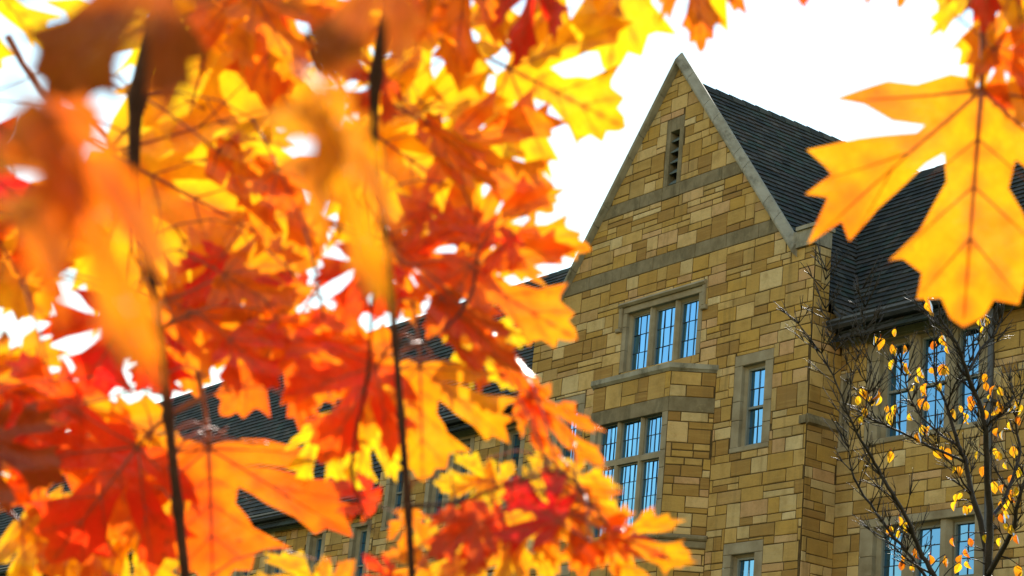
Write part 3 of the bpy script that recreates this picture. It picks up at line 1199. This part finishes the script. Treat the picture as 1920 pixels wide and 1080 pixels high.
# trunk and the limb overhead that the hanging shoots come from (outside the picture, to the left and above)
tb = MB()
top_ = at(-1700, -900, 2.2)
tb.tube([TRUNK, TRUNK + Vector((0, 0, 1.0)), TRUNK * .6 + top_ * .4 + Vector((0, 0, -.3)), top_, top_ + Vector((-.2, .1, 1.6))], [.17, .14, .12, .09, .05], 16)
tpart(tb.build('trunk', M['bark'], smooth=True))
lb_pts = [(-1700, -900, 2.2, 120), (-900, -760, 1.7, 100), (-100, -640, 1.38, 80), (500, -600, 1.32, 64), (1100, -640, 1.3, 50), (1700, -660, 1.3, 36), (2100, -620, 1.4, 24)]
branch(lb_pts, 'limb')
branch(CENTRE_STEM[0:1] and [(520, -598, 1.32, 46)] + CENTRE_STEM)
branch([(240, -612, 1.35, 46)] + [(*TX(a, b), 1.36, w * 1.35) for a, b, c, w in CENTRE_STEM])
branch([(1690, -636, 1.3, 30), (1850, -330, 1.38, 18), (1858, -60, 1.42, 12), (1846, 60, 1.45, 9), (1840, 170, 1.5, 8)])
branch([(1120, -641, 1.3, 40), (1180, -360, 1.3, 24), (1060, -90, 1.4, 14), (985, 60, 1.45, 12), (950, 132, 1.5, 9)])
branch([(727, 470, 1.12, 8), (700, 560, 1.2, 7), (690, 700, 1.25, 6), (660, 880, 1.28, 6), (700, 1000, 1.3, 5)])
branch([(741, 640, 1.2, 8), (800, 640, 1.25, 6), (880, 560, 1.32, 6), (900, 430, 1.38, 5)])
branch([(765, 950, 1.26, 9), (860, 940, 1.28, 7), (980, 900, 1.3, 6), (1060, 890, 1.33, 5), (1140, 990, 1.36, 4)])
for (a, b) in (((572, 430), (607, 600)), ((600, 408), (700, 442)), ((598, 416), (700, 452)), ((560, 520), (500, 470))):
    for f in (lambda q: (*q, 1.35), lambda q: (*TX(*q), 1.05)):
        (x0, y0, d0), (x1, y1, d1) = f(a), f(b)
        mb = MB()
        mb.tube([at(x0, y0, d0), at((x0 + x1) / 2 + 4, (y0 + y1) / 2 + 3, d0), at(x1, y1, d1)], px_r(5, d0), 7)
        o = tpart(mb.build('leaf_stalk', M['petiole'], smooth=True))

rngL = random.Random(99)
N_LEAF = [0]


def leaf(bx, by, tx, ty, d, col, w=1.0, roll=0.0, dt=0.0, var=None):
    b_, t_ = at(bx, by, d), at(tx, ty, d + dt)
    Y = t_ - b_
    L = Y.length
    Y.normalize()
    view = (b_ - Vector(CAM)).normalized()
    X = Y.cross(-view).normalized()
    X = Matrix.Rotation(math.radians(roll), 3, Y) @ X
    Z = X.cross(Y).normalized()
    v = rngL.randrange(6) if var is None else var
    o = bpy.data.objects.new('leaf', get_leaf(col, v))
    COL.objects.link(o)
    wl = .98 * L * w / max(.35, math.cos(math.radians(roll)))
    wl = min(wl, L * 1.3)
    mw = Matrix(((X.x * wl, Y.x * L, Z.x * L, b_.x), (X.y * wl, Y.y * L, Z.y * L, b_.y), (X.z * wl, Y.z * L, Z.z * L, b_.z), (0, 0, 0, 1)))
    mid = (b_ + t_) / 2
    best = min(BR, key=lambda q: min((p - b_).length for p in q[1]))
    o.parent = best[0]
    o.matrix_parent_inverse = Matrix.Identity(4)
    o.matrix_basis = mw
    N_LEAF[0] += 1
    # the leaf's own twig, from the end of its stalk to the nearest shoot
    if d > .9:
        pe = Matrix(mw) @ Vector((0, -.5, .18))
        q = min(best[1], key=lambda p: (p - pe).length)
        gap = (q - pe).length
        if .01 < gap < .16:
            tw_ = MB()
            sag = Vector((0, 0, .12 * gap))
            tw_.tube([pe, pe * .66 + q * .34 + sag, pe * .33 + q * .67 + sag, q], [px_r(3.2, d), px_r(3.2, d), px_r(3.8, d), px_r(4.6, d)], 6)
            t_o = tw_.build('twig', M['petiole'], smooth=True)
            t_o.parent = best[0]
    return o


# (stalk end, tip) in the picture, metres from the viewer, colour, width, turn about its axis, tip further off
CL = [
    (668, 282, 492, 206, .45, 'o', .66, 10, .0, 6), (604, 170, 726, 610, .44, 'o', .24, 15, .0, 7),
    (735, -95, 590, 165, .62, 'b', .62, 10, 0, 7),
    (712, 138, 652, 62, 1.5, 'y', .95, 0, 0, 0), (728, 148, 655, 214, 1.15, 'd', .95, 0, 0, 2),
    (672, 230, 912, 402, 1.36, 'y', 1.05, 0, 0, 1), (690, 240, 800, 440, 1.5, 'y', 1.0, 0, 0, 0), 
    (742, -60, 850, 90, 1.36, 'y', 1.0, 0, 0, 1), (800, 0, 752, 235, 1.44, 'y', .95, 0, 0, 3), 
    (872, -70, 848, 165, 1.28, 'o', .6, 20, 0, 1), (915, -90, 930, 102, 1.42, 'y', .85, 0, 0, 0), 
    (800, 226, 938, 378, 1.24, 'o', .30, 30, 0, 1), (846, 262, 1040, 398, 1.5, 'm', .85, 0, 0, 0), (850, 232, 986, 292, 1.46, 'y', .75, 0, 0, 2),
    (1012, -60, 964, 124, 1.2, 'd', .5, 10, 0, 2), (955, 128, 1174, 240, 1.5, 'y', .98, 0, 0, 0),
    (1190, -190, 1142, 135, 1.46, 'y', .85, 0, 0, 0), (1050, -110, 1016, 124, 1.5, 'y', .9, 0, 0, 2),
    (1302, -95, 1315, 98, 1.5, 'o', .62, 0, 0, 0),
    (522, 318, 598, 490, 1.3, 'm', .85, 0, 0, 0),
    (480, -10, 562, 156, 1.15, 'o', .8, 0, 0, 0), (440, 255, 556, 350, 1.25, 'y', .6, 0, 0, 1),
    (806, 386, 757, 472, 1.28, 'r', .62, 0, 0, 0), (898, 445, 803, 410, 1.3, 'r', .5, 0, 0, 2), (758, 486, 908, 398, 1.4, 'o', .8, 0, 0, 0), (765, 470, 900, 508, 1.42, 'o', .75, 0, 0, 2),
    (895, 425, 1110, 468, 1.45, 'm', .62, 0, 0, 0), (962, 438, 905, 516, 1.22, 'r', .6, 0, 0, 0),
    (694, 476, 640, 608, 1.32, 'r', .92, 0, 0, 0), (738, 455, 776, 615, 1.26, 'o', .62, 15, 0, 0), (732, 515, 704, 604, 1.3, 'r', .6, 0, 0, 2),
    (420, 515, 565, 605, 1.3, 'o', .85, 0, 0, 0), (465, 600, 660, 604, 1.34, 'o', .55, 0, 0, 2), (724, 664, 476, 622, 1.28, 'o', .42, 0, 0, 0), (430, 636, 525, 728, 1.3, 'r', .8, 0, 0, 0),
    (704, 676, 540, 722, 1.38, 'o', .8, 0, 0, 0), (556, 636, 692, 745, 1.4, 'o', .8, 0, 0, 2),
    (884, 498, 800, 640, 1.28, 'r', .72, 0, 0, 0), (852, 500, 1084, 637, 1.42, 'm', .72, 0, 0, 0),
    (828, 556, 985, 728, 1.2, 'd', .34, 30, 0, 1), (868, 600, 968, 735, 1.32, 'y', .6, 0, 0, 0), (900, 588, 1006, 742, 1.36, 'o', .28, 60, 0, 3),
    (788, 688, 793, 906, 1.3, 'o', 1.0, 0, 0, 0), (766, 700, 678, 774, 1.34, 'm', .95, 0, 0, 0), (705, 686, 600, 874, 1.18, 'r', .82, 0, 0, 2),
    (590, 796, 664, 905, 1.34, 'y', .85, 0, 0, 2), (694, 796, 660, 930, 1.34, 'y', .72, 0, 0, 0), (704, 944, 622, 902, 1.0, 'r', .7, 0, 0, 0),
    (928, 902, 812, 905, 1.34, 'y', .75, 0, 0, 0), (905, 896, 890, 970, 1.36, 'y', .9, 0, 0, 2), (768, 958, 757, 1048, 1.3, 'o', .62, 0, 0, 0),
    (742, 1095, 680, 1038, 1.28, 'r', .5, 0, 0, 0), (600, 1115, 664, 1050, 1.25, 'o', .65, 0, 0, 2),
    (905, 978, 798, 1044, 1.18, 'd', .8, 0, 0, 0), (858, 955, 905, 1068, 1.2, 'r', .8, 0, 0, 2), (965, 1018, 815, 1092, 1.34, 'm', .85, 0, 0, 0), (885, 1035, 755, 1112, 1.3, 'y', .8, 0, 0, 2), (800, 1060, 700, 1100, 1.3, 'm', .8, 0, 0, 0),
    (992, 738, 1137, 899, 1.36, 'o', .36, 25, 0, 1), (990, 742, 1016, 857, 1.38, 'o', .42, 10, 0, 2),
    (930, 918, 962, 864, 1.34, 'y', .9, 0, 0, 0), (1000, 914, 1070, 860, 1.32, 'y', .85, 0, 0, 2), (1048, 978, 943, 902, 1.18, 'd', .95, 0, 0, 0), (1058, 884, 1168, 984, 1.36, 'y', .5, 10, 0, 1),
    (1082, 915, 1092, 1090, 1.32, 'o', .72, 0, 0, 0), (1040, 955, 1124, 1065, 1.3, 'o', .7, 0, 0, 2), (1138, 996, 1308, 1068, 1.36, 'o', .58, 20, 0, 1), (1138, 1008, 1160, 1090, 1.34, 'o', .5, 0, 0, 0), (1150, 1000, 1262, 1052, 1.3, 'r', .25, 0, 0, 2),
    (1004, 955, 1032, 1096, 1.3, 'm', .75, 0, 0, 0), (958, 965, 984, 1086, 1.28, 'y', .75, 0, 0, 2), (945, 975, 850, 1004, 1.2, 'r', .75, 0, 0, 0),
    # right-hand spray
    (1840, 170, 1806, 614, 1.5, 'm', 1.08, 0, 0, 0), (1872, -60, 1822, 150, 1.62, 'y', .62, 0, 0, 2), (1905, -30, 1938, 250, 1.58, 'm', .6, 0, 0, 0), (1856, -110, 1846, 60, 1.44, 'd', .6, 0, 0, 2), (1862, 90, 1985, 210, 1.6, 'o', .7, 0, 0, 0),
    (1500, -60, 1508, 14, 1.5, 'r', .7, 0, 0, 0), (1634, -70, 1626, 8, 1.5, 'r', .5, 0, 0, 2), (1725, -150, 1686, 14, 1.5, 'o', .6, 0, 0, 0),
]
DEPTH = {'y': 1.42, 'm': 1.395, 'o': 1.375, 'r': 1.35, 'd': 1.325, 'b': 1.29}


def slab(d, col='o'):
    return d if d < .9 else DEPTH[col] + (d - 1.36) * .05


for L_ in CL:
    bx, by, tx, ty = L_[:4]
    if max(bx, tx) < 440:
        continue
    L_ = list(L_)
    L_[4] = slab(L_[4], L_[5])
    leaf(*L_)
for L_ in CL:                                     # the nearer spray on the left: the same habit, larger
    bx, by, tx, ty, d, col, w, roll, dt, var = L_
    if not (530 < (bx + tx) / 2 < 900):
        continue
    (a, b), (c, e) = TX(bx, by), TX(tx, ty)
    if b > 1200 or (a + c) / 2 > 590:
        continue
    if math.hypot(tx - bx, ty - by) < 118 and max(by, ty) < 480 and col in 'ymod':
        continue
    dx, dy = abs(tx - bx), abs(ty - by)
    s_ax = math.hypot(1.615 * dx, 1.21 * dy) / max(1, math.hypot(dx, dy))
    s_pp = math.hypot(1.615 * dy, 1.21 * dx) / max(1, math.hypot(dx, dy))
    leaf(a, b, c, e, d * .87 if d < .9 else slab(d, col) * 1.04, col, w * s_pp / s_ax, roll, dt, var)
# leaves deeper in the crown, between and behind the nearer sprays
GAPS = [(687, 52, 40, 32), (736, 125, 18, 40), (852, 192, 32, 46), (650, 430, 46, 80), (575, 515, 44, 74), (676, 575, 26, 36), (792, 545, 24, 42), (865, 455, 30, 18), (835, 655, 75, 34), (968, 210, 50, 70), (980, 340, 60, 40), (930, 520, 60, 20)]
GAPS += [(*TX(x, y), a * 1.6, b * 1.2) for x, y, a, b in GAPS[:9]]
GAPS += [(100, 650, 110, 80)]
n_try = 0
fill = 0
while fill < 2 and n_try < 4000:
    n_try += 1
    x, y = rngL.uniform(-40, 900), rngL.uniform(-60, 500)
    L = rngL.uniform(110, 190)
    if x > 860 and y > 120:
        continue
    a = rngL.uniform(20, 160)
    bx, by = x - math.cos(math.radians(a)) * L / 2, y - math.sin(math.radians(a)) * L / 2
    tx, ty = x + math.cos(math.radians(a)) * L / 2, y + math.sin(math.radians(a)) * L / 2
    bad = False
    for (gx, gy, rx, ry) in GAPS:
        if ((x - gx) / (rx + L * .52)) ** 2 + ((y - gy) / (ry + L * .52)) ** 2 < 1:
            bad = True
            break
    if bad:
        continue
    leaf(bx, by, tx, ty, rngL.uniform(1.43, 1.46), rngL.choice('yyymmo'), rngL.uniform(.8, 1.0), rngL.uniform(-25, 25), 0)
    fill += 1
for (bx, by, tx, ty, col) in ((180, 980, 60, 1080, 'm'), (40, 980, 190, 1110, 'y'), (260, 990, 180, 1090, 'y'), (-30, 880, 60, 940, 'o'), (150, 760, -30, 800, 'r'),
                              (-40, 700, 150, 790, 'o'), (330, 860, 190, 930, 'm'), (-20, 420, 90, 600, 'y'), (40, 380, 60, 520, 'm'), (-60, 300, 140, 440, 'd'), (-30, 820, 120, 900, 'b')):
    leaf(bx, by, tx, ty, DEPTH[col] * 1.04, col, .85, 0, 0)

# ------------------------------------------------------------------ young tree in front of the right wing
TD = 12.0
YB = at(1838, 1080, TD)
ybase = Vector((YB.x + .15, YB.y, GROUND))
Y = thing('young_tree', 'slender young tree with bare twigs and a few drooping yellow leaves before the right wing', 'tree', ybase)
YM = Matrix.Translation(-ybase)


def ypart(o):
    o.parent = Y
    o.matrix_parent_inverse = YM
    return o


rngY = random.Random(17)


def stem(pts, name, wobble=0.0):
    P, R_ = [], []
    for i, (x, y, w, dd) in enumerate(pts):
        P.append(at(x, y, TD + dd))
        R_.append(px_r(w * .82, TD + dd))
    fine, fr = [], []
    for i in range(len(P) - 1):
        p0, p1, p2, p3 = P[max(i - 1, 0)], P[i], P[i + 1], P[min(i + 2, len(P) - 1)]
        for k in range(4):
            t = k / 4
            q = .5 * ((2 * p1) + (p2 - p0) * t + (2 * p0 - 5 * p1 + 4 * p2 - p3) * t * t + (3 * p1 - p0 - 3 * p2 + p3) * t ** 3)
            fine.append(q + Vector([rngY.uniform(-.006, .006) for _ in range(3)]))
            fr.append(R_[i] * (1 - t) + R_[i + 1] * t)
    fine.append(P[-1])
    fr.append(R_[-1])
    mb = MB()
    mb.tube(fine, fr, 7)
    return mb, fine


tmb = MB()
tmb.tube([ybase, ybase + Vector((-.02, 0, .5)), at(1862, 1500, TD), at(1860, 1250, TD), at(1852, 1080, TD)], [.065, .05, .042, .034, .028], 12)
ypart(tmb.build('trunk', M['bark2'], smooth=True))
STEMS = [
    [(1852, 1080, 20, 0), (1856, 980, 17, 0), (1850, 880, 15, -.05), (1847, 800, 13, -.1), (1834, 752, 11, -.1), (1813, 700, 10, -.15), (1799, 655, 8, -.2), (1770, 607, 5, -.2), (1755, 560, 3, -.25)],
    [(1860, 1150, 18, 0), (1844, 1000, 15, .1), (1824, 930, 13, .15), (1808, 862, 11, .2), (1797, 836, 10, .2), (1778, 768, 7, .25), (1754, 707, 5, .3), (1752, 640, 4, .3), (1752, 600, 2, .3)],
    [(1846, 1240, 15, -.2), (1790, 1140, 13, -.25), (1751, 1080, 12, -.3), (1724, 1030, 11, -.3), (1704, 978, 10, -.35), (1673, 924, 9, -.4), (1647, 880, 8, -.4), (1622, 838, 7, -.45), (1592, 780, 5, -.5), (1562, 705, 3.5, -.5), (1530, 650, 2.5, -.5), (1492, 600, 1.6, -.5)],
    [(1790, 1160, 11, .2), (1731, 1075, 8, .2), (1689, 1022, 7, .2), (1644, 964, 6, .2), (1602, 896, 5, .2), (1592, 850, 3, .2), (1588, 810, 2, .2)],
    [(1808, 866, 7, .2), (1744, 838, 6, 0), (1673, 802, 5, -.1), (1640, 788, 4, -.1), (1621, 774, 2.5, -.1)],
    [(1797, 836, 6, .2), (1745, 800, 5, .3), (1715, 765, 4.5, .35), (1696, 705, 3.5, .4), (1690, 680, 2.5, .4)],
    [(1813, 700, 6, -.15), (1840, 655, 6, -.05), (1872, 612, 5, 0), (1882, 570, 3.5, 0), (1885, 535, 2.5, 0)],
    [(1856, 980, 11, 0), (1890, 920, 9, .2), (1912, 850, 7, .3), (1905, 780, 5, .3), (1925, 720, 4, .3)],
    [(1790, 790, 5, .2), (1778, 765, 5, .2), (1790, 720, 4, .1), (1812, 690, 3.5, 0), (1835, 640, 2.5, -.1)],
    [(1852, 1080, 14, 0), (1895, 1000, 11, -.2), (1909, 940, 9, -.3), (1935, 860, 7, -.3)],
    [(1847, 800, 6, -.1), (1870, 780, 5, -.2), (1900, 740, 3, -.2)],
    [(1824, 930, 6, .15), (1790, 880, 4, .1), (1768, 850, 3, .1), (1750, 820, 2, .1)],
    [(1562, 705, 2.5, -.5), (1565, 640, 2, -.5), (1545, 560, 1.4, -.5), (1550, 500, 1, -.5)],
    [(1592, 780, 3, -.5), (1600, 700, 2.2, -.45), (1622, 620, 1.6, -.4), (1618, 540, 1, -.4)],
    [(1751, 1080, 6, -.3), (1700, 1045, 4, -.3), (1660, 1010, 3, -.3)],
    [(1640, 788, 2.5, -.1), (1625, 720, 2, -.1), (1640, 650, 1.4, -.1)],
]
tips = []
FINE = []
for s in STEMS:
    mb, fine = stem(s, 'branch')
    b_o = ypart(mb.build('branch', M['bark2'], smooth=True))
    FINE += [(p_, proj(p_)) for p_ in fine]
    # fine twigs on each stem
    tw = MB()
    n = len(fine)
    right = Vector(RIGHT)
    up = Vector(UP)
    cnt = 10 + n if s[0][0] > 1600 else n * 2
    for k in range(cnt):
        i = rngY.randrange(n // 4, n)
        p = fine[i]
        d = (fine[min(i + 1, n - 1)] - fine[max(i - 1, 0)]).normalized()
        side_ = rngY.choice((-1, 1))
        dirv = (d * rngY.uniform(.5, 1.0) + right * side_ * rngY.uniform(.3, .9) + up * rngY.uniform(-.1, .5) + Vector(fwd) * rngY.uniform(-.5, .5)).normalized()
        Lt = rngY.uniform(.08, .26)
        q1 = p + dirv * Lt * .5
        q2 = p + dirv * Lt + up * rngY.uniform(0, .05) + right * rngY.uniform(-.02, .02)
        r = px_r(rngY.uniform(1.6, 2.6), TD)
        tw.tube([p, q1, q2], [r, r * .8, r * .45], 5)
        tips.append(q2)
        for _ in range(rngY.randrange(1, 4)):
            q3 = q1 + (dirv + right * rngY.uniform(-.8, .8) + up * rngY.uniform(-.2, .7)).normalized() * Lt * rngY.uniform(.3, .6)
            tw.tube([q1, (q1 + q3) / 2 + up * .005, q3], [r * .7, r * .6, r * .4], 5)
    o = tw.build('twigs', M['bark2'], smooth=True)
    o.parent = b_o
    o['kind'] = 'stuff'


def small_leaf_mesh(seed, col):
    rng = random.Random(seed)
    nx, ny = 4, 7
    verts, faces, vein = [], [], []
    cup, curl = rng.uniform(.3, 1.4), rng.uniform(.2, 1.6)
    for j in range(ny + 1):
        t = j / ny
        w = .36 * math.sin(math.pi * min(1, t * .93 + .05)) ** .75 * (1 - .15 * t)
        for i in range(-nx, nx + 1):
            s = i / nx
            x = w * s
            z = cup * abs(x) * .8 - curl * .45 * (t - .3) ** 2 + .02 * math.sin(7 * t + seed) * s
            verts.append((x, t, z))
            vein.append(max(0, 1 - abs(s) * 5))
    m = 2 * nx + 1
    for j in range(ny):
        for i in range(2 * nx):
            a = j * m + i
            faces.append((a, a + 1, a + 1 + m, a + m))
    mb = MB()
    mb.tube([(0, 0, 0), (.02, -.15, .03), (.0, -.3, .09)], .016, 5)
    off = len(verts)
    verts += mb.v
    faces += [tuple(off + i for i in q) for q in mb.f]
    vein += [1.0] * len(mb.v)
    me = bpy.data.meshes.new('small_leaf')
    me.from_pydata(verts, [], faces)
    me.attributes.new('vein', 'FLOAT', 'POINT').data.foreach_set('value', vein)
    me.polygons.foreach_set('use_smooth', [True] * len(faces))
    me.materials.append(LEAF[col])
    return me


SM = [small_leaf_mesh(k, 't' if k % 3 else 'u') for k in range(12)]
SPOTS = [(1638, 640), (1650, 642), (1676, 626), (1686, 627), (1674, 655), (1679, 662), (1692, 660), (1698, 656), (1668, 682), (1676, 684), (1689, 688), (1699, 690), (1754, 648), (1760, 656), (1773, 656), (1765, 638), (1740, 560),
         (1744, 572), (1756, 574), (1746, 590), (1838, 606), (1850, 604), (1846, 622), (1839, 638), (1722, 698), (1720, 714), (1744, 698), (1752, 702), (1765, 704), (1776, 696), (1771, 692), (1762, 728), (1712, 732), (1721, 735),
         (1731, 734), (1740, 728), (1730, 757), (1736, 762), (1602, 744), (1607, 752), (1614, 738), (1624, 742), (1634, 752), (1640, 756), (1648, 742), (1652, 750), (1621, 774), (1615, 790), (1658, 778), (1664, 770), (1672, 782),
         (1680, 768), (1685, 776), (1690, 792), (1704, 784), (1718, 820), (1726, 806), (1744, 808), (1746, 814), (1785, 776), (1798, 770), (1806, 782), (1814, 790), (1803, 790), (1820, 752), (1826, 760), (1848, 710), (1850, 726),
         (1860, 738), (1868, 732), (1876, 735), (1856, 748), (1846, 770), (1858, 774), (1868, 762), (1874, 772), (1842, 778), (1880, 770), (1888, 782), (1895, 770), (1904, 762), (1910, 776), (1916, 768), (1886, 806), (1892, 800),
         (1872, 812), (1880, 816), (1905, 790), (1914, 798), (1754, 848), (1769, 846), (1773, 850), (1836, 850), (1842, 846), (1864, 850), (1870, 856), (1787, 882), (1798, 884), (1818, 878), (1845, 884), (1672, 855), (1884, 876), (1896, 846),
         (1905, 856), (1908, 884), (1914, 890), (1900, 900), (1862, 912), (1866, 918), (1884, 918), (1900, 928), (1908, 922), (1898, 934), (1914, 930), (1795, 936), (1804, 934), (1794, 950), (1806, 958), (1816, 962), (1822, 956), (1880, 948),
         (1886, 944), (1860, 976), (1864, 964), (1880, 970), (1886, 966), (1885, 990), (1896, 994), (1882, 1006), (1890, 1010), (1876, 1018), (1903, 1012), (1684, 978), (1688, 984), (1698, 988), (1664, 998), (1672, 996), (1686, 1004), (1692, 1008),
         (1688, 1048), (1690, 1060), (1716, 1038), (1722, 1046), (1728, 1050), (1742, 1050), (1770, 1052), (1778, 1056), (1788, 1018), (1796, 1042), (1802, 1050), (1812, 1038), (1810, 1060), (1816, 1018), (1838, 1006), (1845, 1012), (1800, 1066), (1904, 1070), (1912, 1076), (1912, 1008), (1714, 1068)]
LT = MB()
for k, (x, y) in enumerate(SPOTS):
    if k % 5 == 3:
        continue
    fp, (fx, fy, fd) = min(FINE, key=lambda q: math.hypot(q[1][0] - x, q[1][1] - y))
    d = fd + rngY.uniform(-.06, .06)
    p = at(x + rngY.uniform(-3, 3), y - 9, d)
    down = -Vector(UP) + Vector(RIGHT) * rngY.uniform(-.45, .45) + Vector(fwd) * rngY.uniform(-.6, .6)
    Yv = down.normalized()
    Xv = Yv.cross(Vector(fwd) + Vector([rngY.uniform(-.9, .9) for _ in range(3)])).normalized()
    Zv = Xv.cross(Yv)
    LT.tube([fp, fp * .5 + p * .5 + Vector(UP) * .02, p + Vector(UP) * .012], [px_r(2.4, TD), px_r(2, TD), px_r(1.4, TD)], 5)
    L = px_r(2, TD) * rngY.uniform(13, 24)
    o = bpy.data.objects.new('leaf', SM[rngY.randrange(12)])
    COL.objects.link(o)
    ypart(o)
    o.matrix_basis = Matrix(((Xv.x * L, Yv.x * L, Zv.x * L, p.x), (Xv.y * L, Yv.y * L, Zv.y * L, p.y), (Xv.z * L, Yv.z * L, Zv.z * L, p.z), (0, 0, 0, 1)))
lt_o = ypart(LT.build('leaf_twigs', M['bark2'], smooth=True))
lt_o['kind'] = 'stuff'
